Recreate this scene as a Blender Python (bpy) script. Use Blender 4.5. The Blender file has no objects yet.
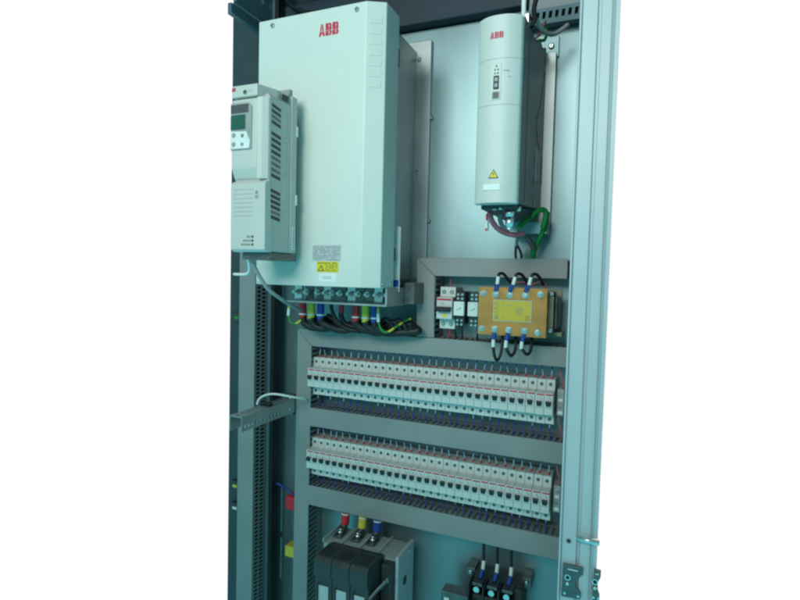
import bpy, bmesh, math, random
from mathutils import Vector, Matrix
random.seed(7)
S = bpy.context.scene
COL = S.collection

# ---------------------------------------------------------------- camera
cam_d = bpy.data.cameras.new('camera')
cam = bpy.data.objects.new('camera', cam_d); COL.objects.link(cam)
YAW, PIT, ROL = 0.4029169, -0.046225607, 0.024754364
cy, sy = math.cos(YAW), math.sin(YAW)
fw = Vector((-sy*math.cos(PIT), cy*math.cos(PIT), math.sin(PIT)))
r0 = Vector((cy, sy, 0)); u0 = r0.cross(fw)
rt = math.cos(ROL)*r0 + math.sin(ROL)*u0
up = -math.sin(ROL)*r0 + math.cos(ROL)*u0
M = Matrix((rt, up, -fw)).transposed().to_4x4()
M.translation = Vector((0.682644, -1.151168, 0.245966))
cam.matrix_world = M
cam_d.sensor_width = 36.0
cam_d.lens = 534.21/800*36.0
cam_d.clip_start = 0.02; cam_d.clip_end = 100
S.camera = cam

# ---------------------------------------------------------------- world: plain white surroundings behind, added teal fill in front
w = bpy.data.worlds.new('World'); S.world = w; w.use_nodes = True
nt = w.node_tree; nt.nodes.clear()
wo = nt.nodes.new('ShaderNodeOutputWorld'); bg = nt.nodes.new('ShaderNodeBackground')
tc = nt.nodes.new('ShaderNodeTexCoord'); sep = nt.nodes.new('ShaderNodeSeparateXYZ')
rmp = nt.nodes.new('ShaderNodeValToRGB')
nt.links.new(tc.outputs['Generated'], sep.inputs[0]); nt.links.new(sep.outputs['Y'], rmp.inputs[0])
rmp.color_ramp.elements[0].position = 0.30; rmp.color_ramp.elements[0].color = (0, 0, 0, 1)
rmp.color_ramp.elements[1].position = 0.42; rmp.color_ramp.elements[1].color = (1, 1, 1, 1)
zr = nt.nodes.new('ShaderNodeValToRGB'); za = nt.nodes.new('ShaderNodeMath'); za.operation = 'MULTIPLY_ADD'
za.inputs[1].default_value = 0.5; za.inputs[2].default_value = 0.5
nt.links.new(sep.outputs['Z'], za.inputs[0]); nt.links.new(za.outputs[0], zr.inputs[0])
zr.color_ramp.elements[0].position = 0.30; zr.color_ramp.elements[0].color = (0.120, 0.68, 0.76, 1)   # cyan fill from below, added for turquoise reflections
zr.color_ramp.elements[1].position = 0.62; zr.color_ramp.elements[1].color = (0.130, 0.29, 0.31, 1)   # dimmer fill above
mx = nt.nodes.new('ShaderNodeMix'); mx.data_type = 'RGBA'
nt.links.new(rmp.outputs[0], mx.inputs[0]); nt.links.new(zr.outputs[0], mx.inputs[6]); mx.inputs[7].default_value = (1.02, 1.02, 1.02, 1)
nt.links.new(mx.outputs[2], bg.inputs[0]); bg.inputs[1].default_value = 1.0
nt.links.new(bg.outputs[0], wo.inputs[0])

# ---------------------------------------------------------------- lamps
def area(name, loc, target, sx, sy_, energy, color, spread=180):
    d = bpy.data.lights.new(name, 'AREA'); d.shape = 'RECTANGLE'; d.size = sx; d.size_y = sy_
    d.energy = energy; d.color = color; d.spread = math.radians(spread)
    o = bpy.data.objects.new(name, d); COL.objects.link(o); o.location = loc
    o.rotation_euler = (Vector(target)-Vector(loc)).to_track_quat('-Z', 'Y').to_euler()
    return o
area('room_light', (0.22, -2.1, 1.10), (0.30, 0, 0.52), 1.0, 0.7, 4.6, (0.88, 0.97, 0.92), 68)

S.view_settings.view_transform = 'Standard'; S.view_settings.look = 'None'
S.view_settings.exposure = 0.0; S.view_settings.gamma = 1.0
S.cycles.filter_width = 2.3

# ---------------------------------------------------------------- materials
def mat(name, col, rough=0.5, metal=0.0, var=0.08, scale=25.0, bump=0.0, bscale=300.0, spec=0.5, stretch=None):
    m = bpy.data.materials.new(name); m.use_nodes = True
    t = m.node_tree; b = t.nodes['Principled BSDF']
    b.inputs['Roughness'].default_value = rough; b.inputs['Metallic'].default_value = metal
    b.inputs['Specular IOR Level'].default_value = spec
    tcn = t.nodes.new('ShaderNodeTexCoord'); mp = t.nodes.new('ShaderNodeMapping')
    t.links.new(tcn.outputs['Object'], mp.inputs[0])
    if stretch: mp.inputs['Scale'].default_value = stretch
    n = t.nodes.new('ShaderNodeTexNoise'); n.inputs['Scale'].default_value = scale; n.inputs['Detail'].default_value = 5
    t.links.new(mp.outputs[0], n.inputs['Vector'])
    cr = t.nodes.new('ShaderNodeValToRGB')
    lo = [max(0, c*(1-var)) for c in col]; hi = [min(1, c*(1+var)) for c in col]
    cr.color_ramp.elements[0].position = 0.3; cr.color_ramp.elements[0].color = (*lo, 1)
    cr.color_ramp.elements[1].position = 0.7; cr.color_ramp.elements[1].color = (*hi, 1)
    t.links.new(n.outputs['Fac'], cr.inputs[0]); t.links.new(cr.outputs[0], b.inputs['Base Color'])
    mr = t.nodes.new('ShaderNodeMapRange')
    mr.inputs['To Min'].default_value = max(0.02, rough-0.08); mr.inputs['To Max'].default_value = min(1, rough+0.08)
    t.links.new(n.outputs['Fac'], mr.inputs['Value']); t.links.new(mr.outputs[0], b.inputs['Roughness'])
    if bump > 0:
        n2 = t.nodes.new('ShaderNodeTexNoise'); n2.inputs['Scale'].default_value = bscale; n2.inputs['Detail'].default_value = 3
        t.links.new(tcn.outputs['Object'], n2.inputs['Vector'])
        bp = t.nodes.new('ShaderNodeBump'); bp.inputs['Strength'].default_value = bump; bp.inputs['Distance'].default_value = 0.001
        t.links.new(n2.outputs['Fac'], bp.inputs['Height']); t.links.new(bp.outputs[0], b.inputs['Normal'])
    return m

PAINT = mat('drive_paint', (0.68, 0.71, 0.66), 0.40, 0, 0.045, 4, 0.15, 900)
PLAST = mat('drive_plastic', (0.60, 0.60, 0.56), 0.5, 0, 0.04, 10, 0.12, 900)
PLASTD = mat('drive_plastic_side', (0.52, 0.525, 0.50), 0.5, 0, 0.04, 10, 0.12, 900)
SLIMP = mat('slim_drive_plastic', (0.63, 0.63, 0.60), 0.45, 0, 0.03, 8, 0.1, 900)
CHAS = mat('slim_chassis', (0.16, 0.165, 0.17), 0.42, 0.5, 0.25, 20, 0.1, 400)
GALV = mat('galvanised_plate', (0.225, 0.325, 0.345), 0.38, 0.58, 0.30, 5, 0.06, 60, stretch=(1, 1, 0.45))  # neutral zinc, with turquoise reflections tinted into the base colour
GALVS = mat('galvanised_chassis', (0.40, 0.43, 0.43), 0.4, 0.75, 0.2, 14, 0.06, 80, stretch=(1, 1, 0.5))
STEEL = mat('bright_steel', (0.75, 0.75, 0.74), 0.25, 1.0, 0.1, 60)
DKSTEEL = mat('dark_steel', (0.16, 0.17, 0.17), 0.4, 0.8, 0.2, 60)
DUCT = mat('duct_pvc', (0.27, 0.28, 0.275), 0.5, 0, 0.10, 7, 0.1, 600)
DUCTD = mat('duct_slots', (0.22, 0.235, 0.235), 0.6, 0, 0.06, 20)
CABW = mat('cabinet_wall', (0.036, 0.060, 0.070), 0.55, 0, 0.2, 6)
TOPB = mat('top_beam_shaded', (0.018, 0.035, 0.055), 0.6, 0, 0.2, 8)  # shade under the roof is put into this dark blue
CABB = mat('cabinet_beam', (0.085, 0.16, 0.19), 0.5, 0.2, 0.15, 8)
CABG = mat('cabinet_grey', (0.22, 0.25, 0.26), 0.5, 0.3, 0.1, 8)
DOOR = mat('door_paint', (0.55, 0.61, 0.63), 0.4, 0, 0.03, 5, 0.1, 500)
BRK = mat('breaker_housing', (0.64, 0.66, 0.63), 0.45, 0, 0.04, 40)
BRK2 = mat('terminal_grey', (0.36, 0.40, 0.38), 0.5, 0, 0.1, 60)
WELL = mat('screw_well', (0.09, 0.13, 0.13), 0.5, 0.2, 0.2, 60)
BLACK = mat('black_plastic', (0.012, 0.013, 0.014), 0.4, 0, 0.2, 60)
DKGREY = mat('dark_grey_plastic', (0.042, 0.046, 0.047), 0.5, 0, 0.25, 30, 0.15, 400)
RUBBER = mat('black_rubber', (0.010, 0.011, 0.012), 0.5, 0, 0.2, 60)
RED = mat('red_plastic', (0.62, 0.02, 0.035), 0.45, 0, 0.08, 60)
LOGO = mat('red_print', (0.60, 0.012, 0.05), 0.5, 0, 0.05, 60)
YEL = mat('yellow_plastic', (0.68, 0.58, 0.05), 0.45, 0, 0.08, 60)
YLAB = mat('yellow_label', (0.78, 0.62, 0.02), 0.45, 0, 0.06, 80)
BLUE = mat('blue_plastic', (0.012, 0.06, 0.34), 0.45, 0, 0.08, 60)
GREEN = mat('green_sheath', (0.015, 0.26, 0.05), 0.45, 0, 0.08, 60)
WHITE = mat('white_plastic', (0.80, 0.82, 0.80), 0.45, 0, 0.04, 60)
LABW = mat('white_label', (0.80, 0.84, 0.83), 0.5, 0, 0.03, 60)
SLEEVE = mat('pale_blue_sleeve', (0.30, 0.46, 0.54), 0.45, 0, 0.1, 60)
TLAB = mat('amber_label', (0.80, 0.52, 0.02), 0.35, 0, 0.06, 80)
LABG = mat('grey_label', (0.50, 0.52, 0.53), 0.5, 0, 0.06, 80)
GREYC = mat('grey_sheath', (0.33, 0.34, 0.34), 0.5, 0, 0.08, 50)
PINK = mat('pink_sheath', (0.42, 0.12, 0.16), 0.5, 0, 0.15, 80)
BROWN = mat('brown_laminate', (0.66, 0.28, 0.045), 0.18, 0, 0.16, 12, 0.05, 200, stretch=(1, 1, 4))
CORE = mat('core_lacquer', (0.17, 0.17, 0.12), 0.45, 0.4, 0.25, 40)
INK = mat('dark_print', (0.03, 0.035, 0.04), 0.6, 0, 0.1, 60)
INKG = mat('grey_print', (0.22, 0.25, 0.26), 0.6, 0, 0.1, 60)
LCD = mat('lcd_glass', (0.03, 0.12, 0.085), 0.2, 0, 0.1, 30)
GRNP = mat('green_print', (0.02, 0.35, 0.16), 0.5, 0, 0.1, 60)

def gy_material():
    m = mat('green_yellow_sheath', (0.6, 0.55, 0.04), 0.45, 0, 0.02, 40)
    t = m.node_tree; b = t.nodes['Principled BSDF']
    tcn = t.nodes.new('ShaderNodeTexCoord'); n = t.nodes.new('ShaderNodeTexWave')
    n.inputs['Scale'].default_value = 14; n.bands_direction = 'DIAGONAL'
    t.links.new(tcn.outputs['Object'], n.inputs['Vector'])
    cr = t.nodes.new('ShaderNodeValToRGB'); cr.color_ramp.interpolation = 'CONSTANT'
    cr.color_ramp.elements[0].color = (0.015, 0.24, 0.05, 1); cr.color_ramp.elements[1].color = (0.62, 0.56, 0.04, 1)
    cr.color_ramp.elements[1].position = 0.5
    t.links.new(n.outputs['Fac'], cr.inputs[0]); t.links.new(cr.outputs[0], b.inputs['Base Color'])
    return m
GY = gy_material()
def clear_material(name, col, rough):
    m = bpy.data.materials.new(name); m.use_nodes = True
    t = m.node_tree; b = t.nodes['Principled BSDF']
    b.inputs['Base Color'].default_value = (*col, 1); b.inputs['Roughness'].default_value = rough
    b.inputs['Transmission Weight'].default_value = 1.0; b.inputs['IOR'].default_value = 1.08
    n = t.nodes.new('ShaderNodeTexNoise'); n.inputs['Scale'].default_value = 30
    bp = t.nodes.new('ShaderNodeBump'); bp.inputs['Strength'].default_value = 0.03
    t.links.new(n.outputs['Fac'], bp.inputs['Height']); t.links.new(bp.outputs[0], b.inputs['Normal'])
    b.inputs['Coat Weight'].default_value = 0.6; b.inputs['Coat Roughness'].default_value = 0.03
    return m
CLEAR = clear_material('clear_acrylic', (0.93, 0.97, 0.96), 0.02)

# ---------------------------------------------------------------- mesh building
def origin_of(p):
    while p is not None:
        if p.get('_o') is not None: return Vector(p['_o'])
        p = p.parent
    return Vector((0, 0, 0))
class MB:
    def __init__(s): s.bm = bmesh.new()
    def box(s, x0, x1, y0, y1, z0, z1, bev=0.0, seg=2):
        v = [s.bm.verts.new((x, y, z)) for x in (x0, x1) for y in (y0, y1) for z in (z0, z1)]
        fs = [s.bm.faces.new([v[i] for i in q]) for q in ((0,1,3,2),(4,6,7,5),(0,4,5,1),(2,3,7,6),(0,2,6,4),(1,5,7,3))]
        if bev > 0:
            es = {e for f in fs for e in f.edges}
            bmesh.ops.bevel(s.bm, geom=list(es), offset=bev, segments=seg, profile=0.5, affect='EDGES')
        return s
    def prism(s, poly, axis, a, b, bev=0.0, seg=2):
        def P(p, t):
            if axis == 'x': return (t, p[0], p[1])
            if axis == 'y': return (p[0], t, p[1])
            return (p[0], p[1], t)
        A = [s.bm.verts.new(P(p, a)) for p in poly]; B = [s.bm.verts.new(P(p, b)) for p in poly]
        n = len(poly); fs = [s.bm.faces.new(A), s.bm.faces.new(B[::-1])]
        for i in range(n): fs.append(s.bm.faces.new((A[i], B[i], B[(i+1) % n], A[(i+1) % n])))
        bmesh.ops.recalc_face_normals(s.bm, faces=fs)
        if bev > 0:
            es = {e for f in fs for e in f.edges}
            bmesh.ops.bevel(s.bm, geom=list(es), offset=bev, segments=seg, profile=0.5, affect='EDGES')
        return s
    def cyl(s, p0, p1, r, n=16, r2=None, cap=True):
        return s.tube([p0, p1], r, n, r2=r2, smooth=0)
    def tube(s, pts, r, n=10, r2=None, smooth=6):
        pts = [Vector(p) for p in pts]
        if smooth and len(pts) > 2:
            out = []
            ext = [2*pts[0]-pts[1]] + pts + [2*pts[-1]-pts[-2]]
            for i in range(1, len(ext)-2):
                p0, p1, p2, p3 = ext[i-1:i+3]
                for k in range(smooth):
                    t = k/smooth
                    out.append(0.5*((2*p1)+(-p0+p2)*t+(2*p0-5*p1+4*p2-p3)*t*t+(-p0+3*p1-3*p2+p3)*t**3))
            out.append(pts[-1]); pts = out
        prev = None; rings = []
        for i, p in enumerate(pts):
            d = (pts[min(i+1, len(pts)-1)]-pts[max(i-1, 0)]).normalized()
            if prev is None:
                a = Vector((0, 0, 1)) if abs(d.z) < 0.9 else Vector((1, 0, 0))
                nrm = d.cross(a).normalized()
            else:
                nrm = (prev - d*prev.dot(d)).normalized()
            prev = nrm; bn = d.cross(nrm)
            rr = r if r2 is None else r+(r2-r)*i/(len(pts)-1)
            rings.append([s.bm.verts.new(p+rr*(math.cos(2*math.pi*k/n)*nrm+math.sin(2*math.pi*k/n)*bn)) for k in range(n)])
        for A, B in zip(rings, rings[1:]):
            for k in range(n):
                f = s.bm.faces.new((A[k], A[(k+1) % n], B[(k+1) % n], B[k])); f.smooth = True
        s.bm.faces.new(rings[0][::-1]); s.bm.faces.new(rings[-1])
        return s
    def build(s, name, m, parent=None, label=None):
        o3 = origin_of(parent)
        if o3.length > 0: bmesh.ops.translate(s.bm, verts=s.bm.verts, vec=-o3)
        bmesh.ops.recalc_face_normals(s.bm, faces=s.bm.faces)
        me = bpy.data.meshes.new(name); s.bm.to_mesh(me); s.bm.free()
        me.materials.append(m)
        o = bpy.data.objects.new(name, me); COL.objects.link(o)
        if parent is not None: o.parent = parent
        if label: o['label'] = label
        return o

ROOTS = []
def thing(name, label, cat, loc=(0, 0, 0), group=None):
    o = bpy.data.objects.new(name, None); COL.objects.link(o); o.location = loc
    o.empty_display_size = 0.02
    o['label'] = label; o['category'] = cat; o['_o'] = tuple(loc)
    if group: o['group'] = group
    ROOTS.append(o)
    return o
def tag(o, label, cat, group=None):
    o['label'] = label; o['category'] = cat
    if group: o['group'] = group
    return o
def kids(o): return [c for c in COL.objects if c.parent == o]
def copy_tree(o, loc=None, label=None, kidmap=None):
    ks = kidmap if kidmap is not None else kids(o)
    c = o.copy(); COL.objects.link(c)
    if loc is not None: c.location = loc; c['_o'] = tuple(loc)
    if label: c['label'] = label
    for ch in ks:
        d = ch.copy(); COL.objects.link(d); d.parent = c
    return c

def text_mesh(body, size, name, m, parent, x, y, z, align='LEFT', bold=0.0, xs=1.0, side=None, depth=0.0002):
    """lettering as flat mesh facing -Y (or +X when side='x')"""
    cu = bpy.data.curves.new(name, 'FONT'); cu.body = body; cu.size = size; cu.align_x = align
    cu.offset = bold; cu.extrude = depth
    to = bpy.data.objects.new(name, cu); COL.objects.link(to)
    dg = bpy.context.evaluated_depsgraph_get(); dg.update()
    me = bpy.data.meshes.new_from_object(to.evaluated_get(dg))
    bpy.data.objects.remove(to); bpy.data.curves.remove(cu)
    rot = Matrix.Rotation(math.radians(90), 4, 'X')
    if side == 'x': rot = Matrix.Rotation(math.radians(90), 4, 'Z') @ rot
    me.transform(rot @ Matrix.Diagonal((xs, 1, 1, 1)))
    o3 = origin_of(parent)
    me.transform(Matrix.Translation(Vector((x, y, z))-o3))
    me.materials.clear(); me.materials.append(m)
    o = bpy.data.objects.new(name, me); COL.objects.link(o); o.parent = parent
    return o

def logo(parent, x0, x1, z0, z1, y, bg):
    """three heavy block letters, each cut by thin cross lines"""
    h = z1-z0; wd = (x1-x0)
    mb = MB(); lw = wd/3.0*0.92; gap = h*0.045
    def q(pts): mb.prism(pts, 'y', y-0.0003, y+0.0003)
    zm = z0+h*0.42
    # A
    xa = x0; c = xa+lw/2
    q([(xa, z0), (xa+lw*.30, z0), (xa+lw*.36, z0+h*.14), (c-gap/2, z0+h*.14), (c-gap/2, zm-gap), (xa+lw*.17, zm-gap)])
    q([(xa+lw, z0), (xa+lw*.70, z0), (xa+lw*.64, z0+h*.14), (c+gap/2, z0+h*.14), (c+gap/2, zm-gap), (xa+lw*.83, zm-gap)])
    q([(xa+lw*.19, zm), (xa+lw*.40, zm), (c-gap/2, zm+h*.22), (c-gap/2, z1), (xa+lw*.36, z1)])
    q([(xa+lw*.81, zm), (xa+lw*.60, zm), (c+gap/2, zm+h*.22), (c+gap/2, z1), (xa+lw*.64, z1)])
    for k in (1, 2):
        xb = x0+wd/3.0*k; s1 = lw*.46
        for (a, b) in ((z0, zm-gap), (zm, z1)):
            q([(xb, a), (xb+s1, a), (xb+s1, b), (xb, b)])
        q([(xb+s1+gap, z0), (xb+lw*.78, z0), (xb+lw*.96, z0+h*.12), (xb+lw*.96, zm-gap-h*.06), (xb+lw*.9, zm-gap),
           (xb+s1+gap, zm-gap), (xb+s1+gap, z0+h*.30), (xb+lw*.66, z0+h*.30), (xb+lw*.66, z0+h*.17), (xb+s1+gap, z0+h*.17)])
        q([(xb+s1+gap, zm), (xb+lw*.88, zm), (xb+lw*.93, zm+h*.08), (xb+lw*.93, z1-h*.14), (xb+lw*.76, z1),
           (xb+s1+gap, z1), (xb+s1+gap, z1-h*.17), (xb+lw*.64, z1-h*.17), (xb+lw*.64, z1-h*.30), (xb+s1+gap, z1-h*.30)])
    return mb.build('logo', LOGO, parent)

def screw_y(parent, x, y, z, r, m=STEEL, name='screw'):
    """pan head screw facing -Y, with a cross slot"""
    mb = MB(); mb.cyl((x, y+0.001, z), (x, y-r*0.35, z), r, 14); mb.cyl((x, y-r*0.35, z), (x, y-r*0.7, z), r, 14, r2=r*0.6)
    o = mb.build(name, m, parent)
    s = MB(); s.box(x-r*.5, x+r*.5, y-r*.74, y-r*.6, z-r*.1, z+r*.1); s.box(x-r*.1, x+r*.1, y-r*.75, y-r*.6, z-r*.5, z+r*.5)
    s.build('slot', BLACK, o)
    return o
def screw_x(parent, x, y, z, r, m=STEEL, name='screw'):
    mb = MB(); mb.cyl((x-0.001, y, z), (x+r*0.35, y, z), r, 14); mb.cyl((x+r*0.35, y, z), (x+r*0.7, y, z), r, 14, r2=r*0.6)
    return mb.build(name, m, parent)

# ================================================================ THE CABINET
CB = thing('electrical_cabinet', 'open steel electrical cabinet interior with shiny mounting plate behind all the devices', 'cabinet', (0.15, 0.02, -0.8))
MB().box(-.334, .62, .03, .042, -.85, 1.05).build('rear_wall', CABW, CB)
mp = MB().box(-.165, .603, 0, .004, -.82, .80, .001).build('mounting_plate', GALV, CB)
for (x, z) in ((.243, -.335), (.585, .50), (.575, -.36)):
    screw_y(mp, x, 0, z, .0055, name='plate_bolt')
# left side plate, dark edge strip and the compartment beyond
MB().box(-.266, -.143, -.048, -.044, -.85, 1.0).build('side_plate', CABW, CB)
MB().box(-.142, -.131, -.058, -.030, -.85, 1.0, .001).build('frame_post', CABB, CB)
MB().box(-.1305, -.121, -.060, -.03, -.85, 1.0, .001).build('edge_strip', BLACK, CB)
MB().box(.6045, .6085, -.168, .028, -.85, 1.0).build('added_side_wall', CABG, CB)  # unseen, added to block the white surroundings from right-hand faces
# top members
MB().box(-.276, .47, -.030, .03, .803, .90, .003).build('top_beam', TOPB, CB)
MB().box(-.10, .62, -.30, .03, .955, .96).build('roof_panel', TOPB, CB)
MB().box(.471, .615, -.018, .028, .792, .93, .002).build('top_plate', CABG, CB)
def slotted_bar():
    mb = MB(); x0, x1, z0, z1 = .42, .612, .757, .788
    mb.box(x0, x1, -.034, -.030, z1-.007, z1); mb.box(x0, x1, -.034, -.030, z0, z0+.010)
    x = x0
    while x < x1-.006:
        mb.prism([(x, z0+.010), (x+.006, z0+.010), (x+.0075, z1-.007), (x+.0015, z1-.007)], 'y', -.0339, -.0301); x += .0125
    mb.box(x0, x1, -.030, -.012, z1-.003, z1-.001); mb.box(x0, x1, -.030, -.001, z0, z0+.002)
    return mb.build('slotted_rail', CABB, CB)
slotted_bar()
MB().box(.42, .612, -.014, -.010, .757, .788).build('rail_back', CABW, CB)
def depth_beam():
    mb = MB(); ya, yb = -.190, -.010
    mb.box(-.143, -.139, ya, yb, .840, .878); mb.box(-.143, -.139, ya, yb, .898, .945)
    y = ya
    while y < yb-.004:
        mb.box(-.143, -.139, y, min(y+.021, yb), .878, .898); y += .033
    mb.box(-.139, -.136, ya, yb, .840, .8425)
    mb.box(-.160, -.150, ya, yb, .816, .840); mb.box(-.150, -.147, ya, yb, .816, .8185)
    mb.box(-.160, -.143, ya, yb, .9455, .948)
    return mb.build('side_beam', CABB, CB)
depth_beam()
MB().box(-.255, -.14, -.053, -.040, .62, .70, .002).build('side_window', BLACK, CB)

# ================================================================ RIGHT DOOR FRAME
DF = thing('door_frame', 'pale blue-white ribbed door frame standing upright along the right edge', 'door frame', (.62, -.19, -.8))
prof = [(.5905, -.17), (.5905, -.2055), (.5912, -.2065), (.5932, -.2065), (.5938, -.2055), (.5942, -.1985), (.5955, -.2), (.6180, -.2), (.6192, -.1955),
        (.6196, -.193), (.6238, -.193), (.6243, -.1955), (.6252, -.2), (.6395, -.2), (.6402, -.2045), (.6412, -.205), (.6418, -.2), (.6432, -.2),
        (.6438, -.2045), (.6448, -.205), (.6455, -.2), (.652, -.2), (.652, -.17)]
MB().prism(prof, 'z', -.85, 1.05).build('frame_profile', DOOR, DF)
mb = MB(); mb.cyl((.606, -.199, -.206), (.606, -.2006, -.206), .0042, 20)
hole = mb.build('hole', DKGREY, DF)
mb = MB()
for k in range(20):
    a, b = 2*math.pi*k/20, 2*math.pi*(k+1)/20
    mb.tube([(.606+.0045*math.cos(a), -.2005, -.206+.0045*math.sin(a)), (.606+.0045*math.cos(b), -.2005, -.206+.0045*math.sin(b))], .0006, 6)
mb.build('rim', DOOR, hole)
mb = MB(); mb.cyl((.6195, -.2095, -.194), (.656, -.2095, -.194), .0052, 18); mb.cyl((.6185, -.2095, -.194), (.6195, -.2095, -.194), .0046, 18, r2=.0052)
mb.build('lock_rod', STEEL, DF)
def bracket(x0, z0, wide=.034, high=.058, name='latch_bracket'):
    pts = [(x0, z0), (x0+wide*.92, z0+.002), (x0+wide*.95, z0+high*.22)]
    for k in range(7):
        a = math.radians(-70+140*k/6)
        pts.append((x0+wide*.98-math.cos(a)*wide*.32, z0+high*.5+math.sin(a)*high*.24))
    pts += [(x0+wide, z0+high*.80), (x0+wide, z0+high), (x0+.001, z0+high)]
    b = MB().prism(pts, 'y', -.2065, -.2015, .0006).build(name, DKSTEEL, DF)
    mb = MB(); mb.cyl((x0+wide*.28, -.2065, z0+high*.62), (x0+wide*.28, -.2075, z0+high*.62), .0052, 16)
    mb.build('bolt', STEEL, b)
    MB().cyl((x0+wide*.28, -.2076, z0+high*.62), (x0+wide*.28, -.2079, z0+high*.62), .0032, 12).build('bolt_hole', BLACK, b)
    mb = MB(); mb.tube([(x0+wide*.28, -.2065, z0+high*.42), (x0+wide*.28, -.2085, z0+high*.42)], .0045, 14, r2=.002)
    mb.build('dimple', STEEL, b)
    MB().box(x0+wide*.28, x0+wide*.76, -.2072, -.2064, z0+high*.86, z0+high*.89).build('slit', LABW, b)
    for k in (.16, .82):
        mb = MB(); mb.cyl((x0+wide*k, -.2063, z0+high*.12), (x0+wide*k, -.2072, z0+high*.12), .0022, 10); mb.build('rivet', STEEL, b)
    return b
bracket(.5975, -.303)
bracket(.6480, -.298, .012, .055)

# ================================================================ WIRING DUCTS
FY = -.065
def duct(label, cover_poly, wall, backbox):
    """cover_poly: outline in x,z of the snap-on cover; wall: list of slotted walls ('h' or 'v', fixed, a, b); backbox: floor of the channel"""
    xs = [p[0] for p in cover_poly]; zs = [p[1] for p in cover_poly]
    t = thing('wiring_duct', label, 'cable duct', ((min(xs)+max(xs))/2, -.001, (min(zs)+max(zs))/2), 'slotted grey wiring ducts')
    MB().prism(cover_poly, 'y', FY, FY+.0025, .0008).build('cover', DUCT, t)
    mb = MB(); mb.box(*backbox)
    for (k, c, a, b, th) in wall:
        p = a; pitch = .0125; sl = .0062
        if k == 'h': mb.box(a, b, -.020, -.0012, c, c+th); mb.box(a, b, FY+.0028, FY+.0065, c, c+th)
        else: mb.box(c, c+th, -.020, -.0012, a, b); mb.box(c, c+th, FY+.0028, FY+.0065, a, b)
        while p < b-.006:
            if k == 'h': mb.box(p, min(p+sl, b), FY+.0065, -.020, c, c+th)
            else: mb.box(c, c+th, FY+.0065, -.020, p, min(p+sl, b))
            p += pitch
    mb.build('slotted_walls', DUCTD, t)
    return t
W = .0018
duct('long vertical grey duct running down left of both breaker rows', [(-.047, .1105), (-.0075, .0715), (-.0095, -.82), (-.051, -.82)],
     [('v', -.0475, -.82, .09, W), ('v', -.0112, -.82, -.3155, W), ('v', -.0112, -.2665, -.1225, W), ('v', -.0112, -.0765, .071, W)], (-.046, -.0115, -.003, -.0012, -.82, .09))
duct('horizontal grey duct between the transformer and the upper breaker row', [(-.0462, .1112), (.588, .1125), (.588, .0735), (-.0067, .0718)],
     [('h', .1105, -.04, .588, W), ('h', .0735, -.006, .588, W)], (-.04, .588, -.003, -.0012, .0755, .110))
duct('horizontal grey duct between the two rows of breakers', [(-.0085, -.0770), (.588, -.0775), (.588, -.1205), (-.0085, -.1215)],
     [('h', -.0795, -.0085, .588, W), ('h', -.1205, -.0085, .588, W)], (-.0085, .588, -.003, -.0012, -.119, -.080))
duct('horizontal grey duct directly below the lower breaker row', [(-.0090, -.2665), (.588, -.2685), (.588, -.3145), (-.0090, -.3145)],
     [('h', -.2705, -.009, .588, W), ('h', -.3135, -.009, .588, W)], (-.009, .588, -.003, -.0012, -.312, -.271))
duct('short grey duct along the top of the transformer bay', [(.2580, .2845), (.5725, .2860), (.5725, .2470), (.2990, .2465)],
     [('h', .2835, .262, .572, W), ('h', .2475, .300, .572, W), ('v', .5705, .249, .284, W)], (.262, .570, -.003, -.0012, .250, .283))
duct('short upright grey duct at the left side of the transformer bay', [(.2576, .2837), (.2984, .2460), (.3015, .1133), (.2610, .1133)],
     [('v', .2595, .1133, .279, W), ('v', .2985, .1133, .245, W)], (.262, .298, -.003, -.0012, .1133, .279))
# far left duct stands further forward on the side plate
t = thing('wiring_duct', 'tall dim grey duct at far left edge, perforated along its right side', 'cable duct', (-.168, -.048, -.8), 'slotted grey wiring ducts')
MB().box(-.193, -.1455, -.102, -.0995, -.82, .60, .0008).build('cover', DUCT, t)
mb = MB(); mb.box(-.192, -.190, -.0995, -.049, -.82, .60)
mb.box(-.1475, -.1460, -.0990, -.092, -.82, .60); mb.box(-.1475, -.1460, -.078, -.074, -.82, .60); mb.box(-.1475, -.1460, -.058, -.049, -.82, .60)
z = -.82
while z < .58:
    mb.box(-.1475, -.1460, -.092, -.078, z, z+.0045); mb.box(-.1475, -.1460, -.074, -.058, z+.005, z+.0095); z += .010
mb.build('slotted_walls', DUCTD, t)
MB().box(-.19, -.1476, -.053, -.050, -.82, .60).build('floor', BLACK, t)

# ================================================================ BIG DRIVE
BD = thing('inverter_drive', 'largest inverter drive, tall wide pale box with slanted right edge and yellow warning label', 'drive', (.11, 0, .22))
MB().prism([(-.027, -.25), (.2165, -.25), (.2500, -.232), (.2500, -.172), (-.027, -.172)], 'z', .2205, .7515, .0016).build('cover', PAINT, BD)
MB().box(-.02, .2230, -.1718, -.012, .236, .7495, .001).build('chassis', GALVS, BD)
MB().box(.10, .2580, -.012, -.0005, .205, .772, .0012).build('mounting_flange', GALVS, BD)
for z in (.603, .372): screw_y(BD, .2590, -.004, z, .0055, name='flange_bolt')
for (x, z) in ((.2300, .731), (.2320, .480), (.2335, .238)): screw_y(BD, x, -.012, z, .005, name='flange_screw')
for (y, z) in ((-.222, .2285), (-.187, .2285)): screw_x(BD, .2500, y, z, .0028, name='side_screw')
for (x, z) in ((.007, .7385), (.197, .7385)): screw_y(BD, x, -.25, z, .0050, name='cover_screw')
MB().box(.2260, .2535, -.150, -.147, .212, .345, .0008).build('side_strip', PAINT, BD)
MB().box(.2400, .2520, -.1506, -.150, .222, .236).build('strip_label', BLUE, BD)
MB().box(.2400, .2506, -.1725, -.1690, .655, .690).build('hinge_gap', BLACK, BD)
MB().box(.2400, .2506, -.1725, -.1680, .275, .300).build('hinge_gap', BLACK, BD)
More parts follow.
